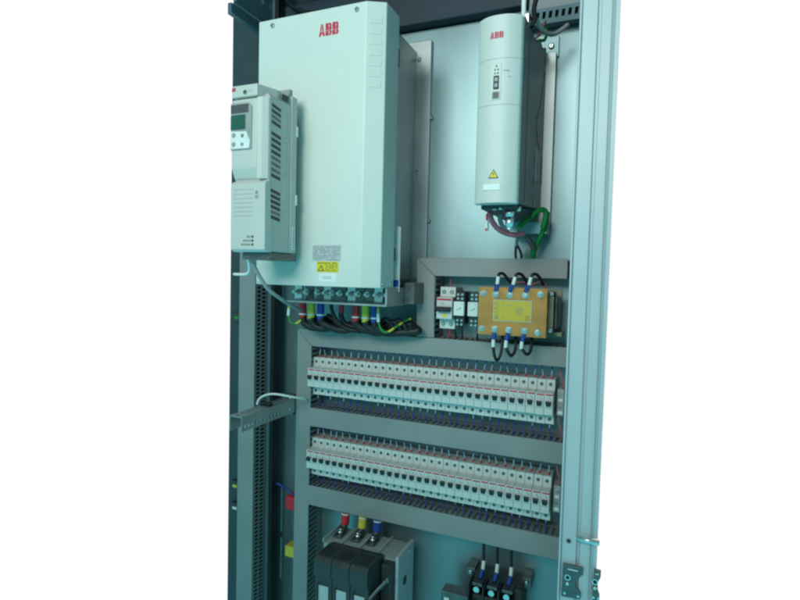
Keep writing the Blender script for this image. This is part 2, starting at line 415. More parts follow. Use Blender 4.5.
# louvres pressed into the bevel
dx, dy = .2500-.2165, -.232+.25; L = math.hypot(dx, dy); ex, ey = dx/L, dy/L; nx, ny = ey, -ex
for k in range(7):
    z = .7165-.0195*k
    def pt(s_, o_): return (.2165+ex*s_+nx*o_, -.25+ey*s_+ny*o_)
    a0, a1 = .006, .030
    mb = MB()
    q = [pt(a0, -.0005), pt(a1, -.0005), pt(a1, .0009), pt(a0, .0009)]
    mb.prism(q, 'z', z-.0052, z+.0052, .0005)
    mb.build('louvre', PAINT, BD)
logo(BD, .1150, .1600, .7005, .7235, -.2503, PAINT)
def text_rows(mb, x0, x1, z0, z1, rows, y, th=.0003, fill=.8):
    """rows of small illegible print"""
    dz = (z1-z0)/rows
    for r in range(rows):
        x = x0
        while x < x1-.0015:
            wln = random.uniform(.0015, .005); wln = min(wln, x1-x)
            if random.random() < fill: mb.box(x, x+wln, y, y+th, z1-dz*(r+.75), z1-dz*(r+.35))
            x += wln+random.uniform(.0006, .0016)
    return mb
n = MB().box(.1095, .1725, -.2506, -.25, .2700, .3010).build('rating_plate', LABG, BD)
text_rows(MB(), .111, .171, .271, .299, 8, -.2508).build('print', INKG, n)
def warning(parent, x0, x1, z0, z1, y, name='warning_label', split=.38):
    n = MB().box(x0, x1, y-.0006, y, z0, z1).build(name, YLAB, parent)
    c = x0+(x1-x0)*split*.55; h = (z1-z0)*.62; zb = z0+(z1-z0)*.10
    mb = MB(); mb.prism([(c-h*.58, zb), (c+h*.58, zb), (c, zb+h)], 'y', y-.0009, y-.0006); mb.build('triangle', INK, n)
    mb = MB(); mb.prism([(c-h*.38, zb+h*.12), (c+h*.38, zb+h*.12), (c, zb+h*.76)], 'y', y-.0011, y-.0009); mb.build('triangle_field', YLAB, n)
    mb = MB(); mb.prism([(c+h*.06, zb+h*.60), (c-h*.09, zb+h*.36), (c+h*.02, zb+h*.36), (c-h*.04, zb+h*.15), (c+h*.10, zb+h*.42), (c-h*.01, zb+h*.42)], 'y', y-.0013, y-.0011)
    mb.build('bolt_symbol', INK, n)
    return n
n = warning(BD, .1195, .1680, .2485, .2690, -.25)
mb = text_rows(MB(), .139, .166, .250, .264, 5, -.2508); text_rows(mb, .122, .166, .2642, .2682, 1, -.2508); mb.build('print', INK, n)
n = MB().box(.1245, .1640, -.2506, -.25, .2300, .2460).build('white_sticker', LABW, BD)
text_rows(MB(), .134, .155, .235, .241, 2, -.2508, fill=.9).build('print', INKG, n)
# terminal tray under the cover
MB().box(.004, .2510, -.205, -.040, .1835, .1875, .0008).build('terminal_tray', GALVS, BD)
MB().box(.004, .2510, -.060, -.045, .1875, .2205).build('tray_back', BLACK, BD)
MB().box(.2470, .2520, -.205, -.060, .1875, .2203, .0008).build('tray_side', GALVS, BD)
for k, x in enumerate((.012, .040, .068, .087, .104, .122, .145, .166, .187, .208, .232)):
    mb = MB(); mb.cyl((x, -.150, .2045), (x, -.163, .2045), .0065, 6); mb.cyl((x, -.163, .2045), (x, -.172, .2045), .0035, 12)
    mb.build('terminal_bolt', STEEL, BD)
    MB().box(x-.0095, x+.0095, -.152, -.146, .1885, .2195, .0006).build('busbar', DKSTEEL if k % 3 else STEEL, BD)
MB().box(.006, .2470, -.2030, -.2020, .1876, .2195).build('clear_shutter', CLEAR, BD)
MB().box(.2520, .275, -.12, -.05, .186, .2310, .001).build('clamp_plate', DKSTEEL, BD)

# ================================================================ SMALL DRIVE WITH KEYPAD
SD = thing('inverter_drive', 'smallest inverter drive, with a grey keypad and louvred side, in front of the largest one', 'drive', (.048, -.30, .281))
XL, XR = .0098, .085
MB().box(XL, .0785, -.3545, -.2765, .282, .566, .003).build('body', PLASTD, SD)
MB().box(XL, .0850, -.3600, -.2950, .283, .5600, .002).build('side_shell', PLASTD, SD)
MB().prism([(-.363, .2815), (-.371, .286), (-.3715, .4035), (-.366, .4085), (-.356, .4085), (-.350, .2815)], 'x', XL, .0860, .0015).build('lower_cover', PLAST, SD)
# keypad housing with a sloping chin
MB().prism([(-.350, .556), (-.3705, .5545), (-.3715, .432), (-.362, .4125), (-.350, .4125)], 'x', XL, .0665, .003).build('keypad_housing', PLAST, SD)
MB().prism([(.0660, -.3705), (.0745, -.3680), (.0843, -.3610), (.0843, -.352), (.0660, -.352)], 'z', .412, .556, .001).build('bevel_strip', PLAST, SD)
cap = MB().box(XL, .0665, -.3715, -.3120, .5575, .5790, .0022).build('top_cap', PLAST, SD)
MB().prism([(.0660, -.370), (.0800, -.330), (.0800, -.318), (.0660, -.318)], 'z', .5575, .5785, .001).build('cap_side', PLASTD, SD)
mb = MB(); mb.cyl((.0405, -.371, .5655), (.0405, -.3730, .5655), .0042, 18); b = mb.build('cap_screw', STEEL, SD)
MB().cyl((.0405, -.3730, .5655), (.0405, -.3733, .5655), .0022, 12).build('slot', DKGREY, b)
text_rows(MB(), .048, .056, .565, .5675, 1, -.3718, fill=1).build('cap_print', INKG, SD)
logo(SD, .0040+.0062, .0190, .5690, .5755, -.3716, PLAST)
kp = MB().prism([(XL+.0003, .464), (.0560, .464), (.0560, .540), (.050, .5465), (XL+.0003, .5475)], 'y', -.3735, -.371, .0008).build('keypad', GREYC, SD)
MB().box(XL+.0006, .0435, -.3742, -.3736, .5000, .5260, .0002).build('display', LCD, kp)
mb = MB(); mb.box(XL+.0006, .050, -.3740, -.3736, .5290, .5440, .0002); mb.build('bezel', DKSTEEL, kp)
MB().prism([(XL+.0006, .4660), (.052, .4660), (.0540, .478), (.046, .4955), (XL+.0006, .4975)], 'y', -.3745, -.3736, .0003).build('button_pad', WHITE, kp)
for (x, z, r) in ((.018, .490, .0042), (.018, .474, .0042), (.037, .473, .0032)):
    b = MB(); b.cyl((x, -.3745, z), (x, -.3760, z), r, 18, r2=r*.9); b = b.build('button', GREYC, kp)
MB().box(.0345, .0405, -.3755, -.3744, .4855, .4915, .0004).build('soft_key', INKG, kp)
MB().box(.0430, .0490, -.3755, -.3744, .4835, .4905, .0004).build('soft_key', WHITE, kp)
for k in range(7):
    z = .3930-.0078*k
    MB().box(.0165, .0600-.0012*0, -.3722, -.3713, z-.0005, z+.0005).build('cover_rib', PLASTD, SD)
mb = MB(); mb.box(.0640, .0720, -.3722, -.3713, .377, .3785); mb.box(.0640, .0720, -.3722, -.3713, .3805, .382); mb.box(.0655, .0705, -.3722, -.3713, .3848, .3895); mb.build('cover_mark', INKG, SD)
for z, wd, tx in ((.3085, .010, 'MOT'), (.3015, .016, 'MODULE'), (.2945, .019, 'NETWORK')):
    MB().box(.0585, .0615, -.3724, -.3713, z-.0018, z+.0018).build('led_window', INK, SD)
    text_mesh(tx, .0046, 'led_caption', INKG, SD, .0565, -.3719, z-.0016, 'RIGHT', xs=.95)
# side vents (x = .085) in three groups
def side_slot(y0, y1, z, h):
    mb = MB(); mb.prism([(y0, z), (y1, z-.004), (y1, z-.004+h), (y0, z+h)], 'x', .0846, .0854); mb.build('vent_slot', DKGREY if random.random() < .6 else DKSTEEL, SD)
for k in range(4): side_slot(-.3535, -.3265, .5420-.0098*k, .0058)
for k in range(8): side_slot(-.3535, -.3260, .4920-.0106*k, .0062)
for k in range(6): side_slot(-.3535, -.3255, .3900-.0094*k, .0060)
mb = MB()
for (z0, z1) in ((.495, .540), (.430, .488), (.360, .425)):
    mb.box(.0848, .0853, -.3200, -.3055, z1-.0006, z1); mb.box(.0848, .0853, -.3200, -.3055, z0, z0+.0006); mb.box(.0848, .0853, -.3062, -.3055, z0, z1)
mb.build('side_panel_line', GREYC, SD)
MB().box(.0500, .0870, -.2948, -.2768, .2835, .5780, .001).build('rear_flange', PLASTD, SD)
for z in (.515, .385): MB().box(.0868, .0885, -.2800, -.2750, z-.010, z+.010, .0006).build('flange_tab', WHITE, SD)
n = MB().box(.0868, .0874, -.2900, -.2790, .2900, .3330).build('flange_label', LABW, SD)
mb = MB()
for k in range(9): mb.box(.0874, .0876, -.2875, -.2815, .2935+.0043*k, .2955+.0043*k)
mb.build('print', INKG, n)
MB().prism([(-.3400, .560), (-.3150, .566), (-.300, .580), (-.2960, .5905), (-.2880, .5905), (-.2880, .560)], 'x', .058, .0835, .001).build('fan_bracket', GREYC, SD)
mb = MB(); mb.box(.0835, .0848, -.322, -.303, .563, .574); mb.build('fan_opening', BLACK, SD)
MB().box(.020, .080, -.350, -.262, .268, .2818, .001).build('bottom_plate', DKSTEEL, SD)
for k in range(4):
    mb = MB(); mb.cyl((.022+.018*k, -.345, .2815), (.022+.018*k, -.345, .272), .0042, 12); mb.build('bottom_gland', GREYC if k % 2 else STEEL, SD)
MB().box(.015, .070, -.2764, -.2508, .30, .55, .001).build('mounting_bracket', DKSTEEL, SD)

# ================================================================ SLIM DRIVE
SL = thing('inverter_drive', 'slim tall inverter drive with pale curved front and dark metal side, at upper right', 'drive', (.478, 0, .37))
XA, XB = .4438, .5125
def front(z0, z1, name):
    p = [(XA, -.272), (XA, -.2870)]
    for k in range(25):
        u_ = k/24; x = XA+.0006+(XB-XA-.0012)*u_
        p.append((x, -.2885-.0130*(1-abs(2*u_-1.0)**2.6)))
    p += [(XB, -.2870), (XB, -.272)]
    o = MB().prism(p, 'z', z0, z1).build(name, SLIMP, SL)
    o.data.shade_smooth(); o.data.set_sharp_from_angle(angle=math.radians(38)); return o
front(.5925, .6600, 'upper_cover'); front(.5205, .5920, 'middle_cover'); front(.3660, .5200, 'lower_cover')
side = [(-.2718, .6560), (-.220, .6740), (-.150, .6800), (-.090, .7000), (-.060, .6990), (-.020, .7150), (-.020, .3900), (-.110, .3800), (-.2718, .3680)]
MB().prism(side, 'x', XA+.003, .5100, .0008).build('chassis', CHAS, SL)
MB().box(XA-.004, .5300, -.0198, -.0005, .3600, .7050, .0008).build('rear_flange', GALVS, SL)
n = MB().box(.5040, .5330, -.0060, -.0005, .700, .742, .0008).build('hanger_tab', GALV, SL)
screw_y(SL, .5180, -.0066, .722, .0062, name='flange_bolt')
MB().box(.5098, .5106, -.2080, -.2060, .378, .660).build('side_seam', BLACK, SL)
MB().prism([(-.032, .665), (-.040, .640), (-.075, .580), (-.105, .552), (-.108, .530), (-.080, .505), (-.036, .490), (-.030, .440), (-.022, .440), (-.022, .665)], 'x', .5096, .5107).build('side_vent', BLACK, SL)
n = MB().box(.5098, .5108, -.098, -.050, .4350, .4950).build('side_sticker', LABG, SL)
for z in (.470, .430, .392): MB().box(.5098, .5106, -.1180, -.1140, z-.010, z+.010).build('side_slit', BLACK, SL)
for z in (.62, .53, .47): MB().box(.5098, .5107, -.266, -.262, z-.006, z+.006).build('side_slit', BLACK, SL)
def front_y(x):
    return -.3019
logo(SL, .4650, .4870, .6240, .6340, front_y(0)+.0003, SLIMP)
panel = MB().box(.4680, .4850, -.3024, -.2990, .5270, .5840, .0006).build('port_panel', SLIMP, SL)
for (x, z) in ((.4770, .5800), (.4748, .5745), (.4795, .5745), (.4748, .5690), (.4795, .5690)):
    mb = MB(); mb.cyl((x, -.3022, z), (x, -.3030, z), .0013, 10); mb.build('led', INK, SL)
po = MB().box(.4728, .4815, -.3034, -.3022, .5440, .5650, .001).build('switch_block', INK, SL)
for z in (.5590, .5500): MB().box(.4745, .4800, -.3042, -.3033, z-.0032, z+.0032, .0005).build('switch_key', GREYC, po)
po = MB().box(.4710, .4830, -.3036, -.3022, .5290, .5405, .0006).build('data_port', GREYC, SL)
MB().box(.4730, .4812, -.3040, -.3035, .5305, .5390, .0003).build('socket', BLACK, po)
text_rows(MB(), .4880, .4980, .553, .580, 6, -.3022, th=.0002, fill=.35).build('side_print', LABG, SL)
n = MB().prism([(.4695, .4045), (.4855, .4045), (.4775, .4185)], 'y', -.3025, -.3010).build('warning_label', INK, SL)
MB().prism([(.4713, .4057), (.4837, .4057), (.4775, .4165)], 'y', -.3027, -.3024).build('triangle_field', YLAB, n)
MB().prism([(.4782, .4148), (.4762, .4105), (.4776, .4105), (.4770, .4068), (.4790, .4115), (.4776, .4115)], 'y', -.3029, -.3026).build('bolt_symbol', INK, n)
MB().box(.4615, .4885, -.3025, -.3005, .3860, .3955).build('white_sticker', LABW, SL)
MB().prism([(.4690, .4650), (.4735, .4680), (.4735, .4800), (.4690, .4830), (.4680, .4740)], 'y', -.3018, -.2995, .0006).build('finger_grip', SLIMP, SL)
# underside
MB().box(XA+.006, .506, -.268, -.03, .3600, .3680, .001).build('bottom_plate', DKGREY, SL)
MB().box(XA+.012, .530, -.060, -.020, .335, .3600, .001).build('clamp_plate', GALV, SL)
g = MB(); gx, gy = .4950, -.250
g.cyl((gx, gy, .3670), (gx, gy, .3600), .0085, 6); g.cyl((gx, gy, .3600), (gx, gy, .3480), .0078, 18); g.cyl((gx, gy, .3470), (gx, gy, .3300), .0080, 18, r2=.0066); g.cyl((gx, gy, .3300), (gx, gy, .3270), .0060, 18)
g.build('cable_gland', STEEL, SL)
for (x, y) in ((.4710, -.262), (.5065, -.235), (.4820, -.264)):
    mb = MB(); mb.cyl((x, y, .3670), (x, y, .3590), .0042, 6); mb.build('bottom_bolt', STEEL, SL)

def cable(name, label, cat, pts, r, m, group=None, n=10, smooth=6):
    o = MB().tube(pts, r, n, smooth=smooth).build(name, m)
    return tag(o, label, cat, group)
cable('motor_cable', 'pink flexible cable looping under the slim drive', 'cable', [(.4540, -.22, .362), (.4560, -.218, .348), (.4640, -.205, .334), (.4770, -.19, .3260), (.4930, -.18, .3235), (.5040, -.17, .3270)], .0048, PINK)
cable('motor_cable', 'grey cable hanging below the slim drive beside the pink one', 'cable', [(.4640, -.19, .362), (.4665, -.188, .345), (.4750, -.178, .330), (.4880, -.17, .3235), (.5030, -.16, .3270)], .0042, GREYC)
t = thing('wire_connector', 'small white connector plug with red tip hanging under slim drive', 'connector', (.4480, -.21, .330))
MB().box(.4440, .4490, -.214, -.206, .3290, .3470, .0008).build('plug', WHITE, t)
MB().box(.4450, .4480, -.2155, -.2135, .3285, .3335, .0004).build('tip', RED, t)
MB().tube([(.4465, -.21, .347), (.446, -.211, .356), (.450, -.212, .362)], .0018, 8).build('lead', RED, t)
cable('earth_cable', 'green earth cable arching out of the gland under the slim drive', 'cable', [(.4830, -.115, .3420), (.5000, -.105, .3600), (.5180, -.095, .3770), (.5290, -.085, .3770), (.5290, -.080, .3620), (.5240, -.075, .3450)], .0052, GREEN)
cable('earth_cable', 'green earth cable dropping into the duct above the transformer', 'cable', [(.5300, -.065, .3780), (.5260, -.060, .3500), (.5150, -.055, .3250), (.5040, -.050, .3000), (.5020, -.045, .2780)], .0056, GREEN)
cable('control_cable', 'brown sleeved cable end behind the green cable above the duct', 'cable', [(.4930, -.070, .3300), (.5010, -.065, .3160), (.5060, -.058, .3060)], .0055, mat('brown_sleeve', (.16, .11, .10), .5))
cable('control_cable', 'black cable loop standing on the duct under the slim drive', 'cable', [(.4700, -.045, .2760), (.4670, -.045, .2950), (.4680, -.045, .3130), (.4735, -.045, .3070), (.4790, -.045, .2920), (.4770, -.045, .2760)], .0026, RUBBER)
cable('control_cable', 'pale blue-grey thin cable hanging below the steel gland', 'cable', [(.4820, -.10, .338), (.4740, -.07, .325), (.4690, -.05, .312)], .0032, GREYC)
# on top of the slim drive
cable('control_cable', 'upright white conduit rising above the slim drive', 'cable', [(.4970, -.20, .672), (.4965, -.20, .72), (.4955, -.20, .80)], .0040, WHITE)
cable('control_cable', 'pale grey cable curving right above the slim drive', 'cable', [(.5060, -.16, .720), (.5180, -.13, .7030), (.5330, -.10, .7050), (.5480, -.08, .7210), (.5560, -.07, .732)], .0042, GREYC)
cable('earth_cable', 'black cable leaving the top of slim drive', 'cable', [(.5060, -.18, .688), (.5120, -.175, .705), (.5090, -.17, .725), (.5150, -.165, .760), (.5200, -.16, .80)], .0044, RUBBER)
cable('control_cable', 'thin red wire behind the top of slim drive', 'cable', [(.5060, -.12, .694), (.5120, -.10, .712), (.5100, -.09, .720), (.5160, -.08, .74)], .0024, PINK)
cable('earth_cable', 'short green wire at the top back of slim drive', 'cable', [(.5060, -.095, .700), (.5150, -.085, .703), (.5180, -.08, .715), (.5140, -.075, .735)], .0030, GREEN)
t = thing('terminal_plug', 'metal and black terminal plug on top of the slim drive', 'connector', (.50, -.22, .668))
MB().box(.4850, .5080, -.235, -.175, .668, .682, .001).build('plug_body', DKGREY, t)
MB().box(.5020, .5090, -.215, -.200, .680, .697, .001).build('plug_clip', STEEL, t)
for k in range(4): MB().tube([(.484+.006*k, -.23+.006*k, .680), (.482+.006*k, -.228+.006*k, .690), (.486+.006*k, -.215+.006*k, .695)], .0016, 8).build('plug_wire', (WHITE, RUBBER, RED, GREYC)[k], t)

# ================================================================ MINIATURE BREAKERS
PITCH = .01769
def breaker_template():
    t = thing('circuit_breaker', 'x', 'circuit breaker', (0, 0, 0))
    h = .0086
    prof = [(-.006, -.0465), (-.050, -.0465), (-.0505, -.0255), (-.0525, -.0250), (-.0740, -.0232), (-.0740, .0205), (-.0525, .0222), (-.0505, .0228), (-.050, .0440), (-.006, .0440)]
    MB().prism(prof, 'x', -h, h, .0004, 1).build('housing', BRK, t)
    tg = MB().prism([(-.0060, .0046), (.0060, .0046), (.0045, -.0042), (-.0045, -.0042)], 'y', -.0812, -.0741, .0007).build('toggle', BLACK, t)
    mb = MB(); mb.prism([(-.0078, .0045), (-.0060, .0045), (-.0044, -.0060), (-.0066, -.0060)], 'y', -.0775, -.0739); mb.prism([(.0060, .0045), (.0078, .0045), (.0066, -.0060), (.0044, -.0060)], 'y', -.0775, -.0739)
    mb.build('toggle_guard', WHITE, t)
    MB().box(-.0058, .0083, -.0744, -.0739, .0160, .0188).build('red_stripe', LOGO, t)
    mb = MB(); mb.tube([(.0010, -.0742, .0140), (.0018, -.0742, .0112), (.0036, -.0742, .0092), (.0056, -.0742, .0086)], .00055, 6); mb.build('printed_mark', INKG, t)
    MB().box(-.0083, .0083, -.0743, -.0739, -.0098, -.0094).build('label_line', BRK2, t)
    for z in (.0340, -.0365):
        mb = MB(); mb.cyl((0, -.0495, z), (0, -.0506, z), .0036, 14)
        s = mb.build('screw_well', WELL, t)
    for z in (.0340, -.0365):
        mb = MB(); mb.cyl((0.0006, -.0500, z-.0006), (0.0006, -.0509, z-.0006), .0021, 10); mb.build('terminal_screw', DKSTEEL, t)
    return t
BT = breaker_template(); BK = kids(BT)
first = True
for row, (zc, word, a, b) in enumerate(((0.0, 'upper', 'the two grey ducts', ''), (-.1970, 'lower', '', ''))):
    for i in range(32):
        lab = f'white single pole circuit breaker with black toggle inside the {word} breaker row'
        if i == 0: lab = f'leftmost white circuit breaker of the {word} breaker row'
        if i == 31: lab = f'rightmost white circuit breaker of the {word} breaker row'
        gap = .0004 if (row == 0 and i in (30, 31)) or (row == 1 and i >= 30) else 0
        loc = (-.0012+PITCH*i+gap+random.uniform(-.00008, .00008), -.001+random.uniform(-.0004, .0003), zc+random.uniform(-.0003, .0003))
        if first: o = BT; o.location = loc; o['label'] = lab; first = False
        else: o = copy_tree(BT, loc, lab, BK)
        o['group'] = f'circuit breakers in the {word} row'
for zc, word in ((0.0, 'upper'), (-.197, 'lower')):
    mb = MB(); mb.box(-.0085, .586, -.0060, -.0015, zc-.0175, zc+.0175); mb.box(-.0085, .586, -.0085, -.0060, zc-.0175, zc-.0130); mb.box(-.0085, .586, -.0085, -.0060, zc+.0130, zc+.0175)
    tag(mb.build('mounting_rail', STEEL), f'steel rail carrying the {word} breaker row', 'rail')
# end terminals
for zc, word in ((0.0, 'upper'), (-.197, 'lower')):
    t = thing('terminal_block', f'grey terminal block at the right end of the {word} breaker row', 'terminal block', (.566, -.01, zc))
    MB().box(.5605, .5740, -.048, -.0065, zc-.028, zc+.026, .001).build('block', BRK2, t)
    for k in range(4): MB().box(.5625, .5720, -.0500, -.0470, zc-.024+.0125*k, zc-.018+.0125*k, .0006).build('clamp', CLEAR if k % 2 else WHITE, t)
    cable('control_wire', f'red wire dropping to the end terminal of the {word} breaker row', 'wire', [(.5640, -.040, zc+.0720), (.5660, -.042, zc+.055), (.5705, -.045, zc+.040), (.5700, -.045, zc+.024)], .0016, PINK, n=8)
    if word == 'upper':
        cable('control_wire', 'red wire leaving the end terminal below the upper breaker row', 'wire', [(.5640, -.040, -.028), (.5660, -.044, -.045), (.5720, -.045, -.065), (.5720, -.042, -.082)], .0016, PINK, n=8)

# the short wires above and below each row
def wire_template(kind, name, z_breaker, z_duct, jog):
    """z relative to the breaker end; the wire runs from breaker terminal to duct"""
    t = thing(name, 'x', 'wire', (0, 0, 0)); d = z_duct-z_breaker
    MB().tube([(0, -.0385, z_breaker), (0, -.0390, z_breaker+d*.35), (jog, -.040, z_breaker+d*.75), (jog*1.4, -.040, z_duct)], .00125, 7, smooth=4).build('insulation', BLUE, t)
    if kind == 'top':
        MB().tube([(0, -.0386, z_breaker+d*.16), (0, -.0388, z_breaker+d*.32), (jog*.75, -.0397, z_breaker+d*.62)], .00145, 7, smooth=3).build('marker_sleeve', SLEEVE, t)
        MB().cyl((0, -.0385, z_breaker-.0003), (0, -.0386, z_breaker+d*.15), .0021, 8).build('ferrule', RED, t)
    else:
        MB().cyl((0, -.0385, z_breaker+d*.02), (0, -.0388, z_breaker+d*.30), .0016, 7).build('marker_sleeve', SLEEVE if jog > 0 else BLUE, t)
    return t
for zc, word, ztop, zbot in ((0.0, 'upper', .0745, -.0840), (-.197, 'lower', -.1190+.197, -.2750+.197)):
    for kind, zb, zd, pos in (('top', .0438, ztop, 'above'), ('bottom', -.0463, zbot, 'below')):
        temps = [wire_template(kind, 'control_wire', zb, zd, j) for j in (.0030, -.0026, .0006)]
        tk = [kids(q) for q in temps]; used = [False]*3
        lab = f'short blue wire with white sleeve directly {pos} the {word} breaker row' if kind == 'top' else f'short blue wire directly {pos} the {word} breaker row'
        for i in range(32):
            k = random.randrange(3) if i > 2 else i
            loc = (-.0012+PITCH*i+random.uniform(-.0012, .0012)+.0010, -.001+random.uniform(-.003, .002), zc)
            if not used[k]: o = temps[k]; o.location = loc; o['label'] = lab; used[k] = True
            else: o = copy_tree(temps[k], loc, lab, tk[k])
            o['group'] = f'blue wires {pos} the {word} breaker row'

# ================================================================ TRANSFORMER BAY
T2 = thing('circuit_breaker', 'white two pole circuit breaker with one wide black toggle beside the transformer', 'circuit breaker', (.325, -.001, .178))
zc = .1785
prof = [(-.006, zc-.0455), (-.050, zc-.0455), (-.0505, zc-.0245), (-.0740, zc-.0225), (-.0740, zc+.0225), (-.0505, zc+.0245), (-.050, zc+.0450), (-.006, zc+.0450)]
MB().prism(prof, 'x', .3085, .3430, .0006, 1).build('housing', BRK, T2)
MB().box(.3095, .3415, -.0745, -.0740, zc+.0165, zc+.0205).build('red_stripe', LOGO, T2)
MB().prism([(.3095, zc+.0035), (.3425, zc+.0035), (.3400, zc-.0070), (.3120, zc-.0070)], 'y', -.0860, -.0741, .001).build('toggle', BLACK, T2)
MB().box(.3115, .3155, -.0768, -.0741, zc-.006, zc+.004).build('toggle_guard', WHITE, T2)
MB().box(.3225, .3305, -.0746, -.0740, zc-.0190, zc-.0115).build('yellow_tag', YLAB, T2)
MB().tube([(.321, -.0742, zc+.0135), (.322, -.0742, zc+.010), (.326, -.0742, zc+.0085)], .0006, 6).build('printed_mark', INKG, T2)
for z in (zc+.034, zc-.035):
    for x in (.3170, .3345):
        w_ = MB().cyl((x, -.0495, z), (x, -.0508, z), .0042, 14).build('screw_well', DKGREY, T2)
        MB().cyl((x, -.0508, z), (x, -.0511, z), .0026, 10).build('terminal_screw', STEEL, w_)
cable('control_wire', 'red wire leaving the bottom of the two pole breaker', 'wire', [(.3290, -.040, .1335), (.3290, -.041, .122), (.3285, -.04, .108)], .0018, RED, n=8)
cable('control_wire', 'thin red wire entering the top of the two pole breaker', 'wire', [(.3270, -.040, .2230), (.3275, -.041, .236), (.3285, -.04, .250)], .0016, PINK, n=8)
cable('control_wire', 'black wire leaving the bottom of the two pole breaker', 'wire', [(.3400, -.040, .1335), (.3415, -.042, .124), (.3450, -.04, .108)], .0024, RUBBER, n=8)

def relay(x0, x1, label):
    t = thing('relay_module', label, 'relay', ((x0+x1)/2, -.001, .178), 'small relay modules by the transformer')
    MB().box(x0, x1, -.066, -.006, .146, .2150, .0015).build('base', BLACK, t)
    MB().box(x0-.001, x1+.0005, -.0765, -.0655, .1645, .1940, .0012).build('cover', WHITE, t)
    MB().prism([(x0+.005, .1770), (x1-.006, .1790), (x1-.005, .1825), (x1-.008, .1790), (x0+.008, .1770), (x0+.007, .1745)], 'y', -.0769, -.0764).build('green_mark', GRNP, t)
    MB().box(x1-.006, x1-.004, -.0769, -.0764, .188, .190).build('window', INKG, t)
    for r_ in range(2):
        for k in range(2):
            for (zz, s_) in ((.2000, 1), (.1540, -1)):
                x = x0+.0055+.009*k
                mb = MB(); mb.cyl((x, -.0660, zz+.0085*r_*s_), (x, -.0672, zz+.0085*r_*s_), .0026, 10); mb.build('terminal_screw', STEEL, t)
    return t
relay(.3480, .3690, 'left one of two white relays with green mark, next to two pole breaker')
relay(.3785, .3990, 'right one of two white relays with green mark, next to brown transformer plate')
cable('control_wire', 'black wire below the left white relay', 'wire', [(.3580, -.045, .1460), (.3585, -.046, .128), (.3580, -.04, .108)], .0020, RUBBER, n=8)
cable('control_wire', 'black wire below the right white relay', 'wire', [(.3920, -.045, .1460), (.3925, -.046, .130), (.3900, -.04, .108)], .0020, RUBBER, n=8)

TR = thing('transformer', 'three phase transformer with brown front plate and yellow rating label', 'transformer', (.48, -.001, .18))
MB().box(.4120, .5440, -.1200, -.1160, .1340, .2270, .0006).build('front_plate', BROWN, TR)
mb = MB()
for k in range(14): mb.box(.425, .5530, -.098+.0062*k, -.0935+.0062*k, .1420, .2220)
mb.box(.427, .5510, -.0975, -.012, .1435, .2205)
mb.build('core', CORE, TR)
for (x0, x1) in ((.430, .462), (.466, .498), (.502, .534)):
    MB().box(x0, x1, -.1120, -.0990, .150, .213, .006, 3).build('coil', mat('coil_tape', (.10, .09, .07), .5), TR)
MB().box(.5535, .5600, -.0900, -.022, .1500, .2120, .003).build('side_coil', DKSTEEL, TR)
MB().box(.5380, .5660, -.0740, -.0700, .2120, .2250, .0008).build('bracket', CORE, TR)
MB().box(.5380, .5680, -.0740, -.0200, .1340, .1420, .0008).build('bracket', CORE, TR)
for z in (.2180, .1480):
    screw_y(TR, .5490, -.098, z, .0055, name='core_bolt')
for (x, z) in ((.4215, .2150), (.5310, .2165), (.4200, .1455), (.5285, .1440)):
    mb = MB(); mb.cyl((x, -.1200, z), (x, -.1215, z), .0062, 18); mb.cyl((x, -.1215, z), (x, -.1275, z), .0046, 6); mb.cyl((x, -.1275, z), (x, -.1320, z), .0025, 10); mb.build('plate_bolt', STEEL, TR)
n = MB().box(.4415, .5160, -.1215, -.1201, .1615, .2035, .0004).build('rating_label', LABG, TR)
y_ = -.1219
MB().box(.4430, .5145, -.1219, -.1214, .1630, .2020).build('yellow_field', TLAB, n)
mb = MB(); text_rows(mb, .486, .500, .1760, .1900, 5, -.1223, fill=.95)
for r_ in (.1915, .1850, .1745, .1685): text_rows(mb, .460, .482, r_, r_+.0035, 1, -.1223, fill=.5)
mb.build('print', INKG, n)
mb = MB(); text_rows(mb, .4445, .452, .166, .200, 9, -.1223, fill=.6); mb.build('side_print', INKG, n)
mb = MB(); text_rows(mb, .505, .512, .166, .176, 3, -.1223, fill=.9); mb.build('red_print', LOGO, n)
MB().prism([(.4460, .1660), (.4530, .1660), (.4495, .1720)], 'y', -.1223, -.1219).build('triangle', INKG, n)
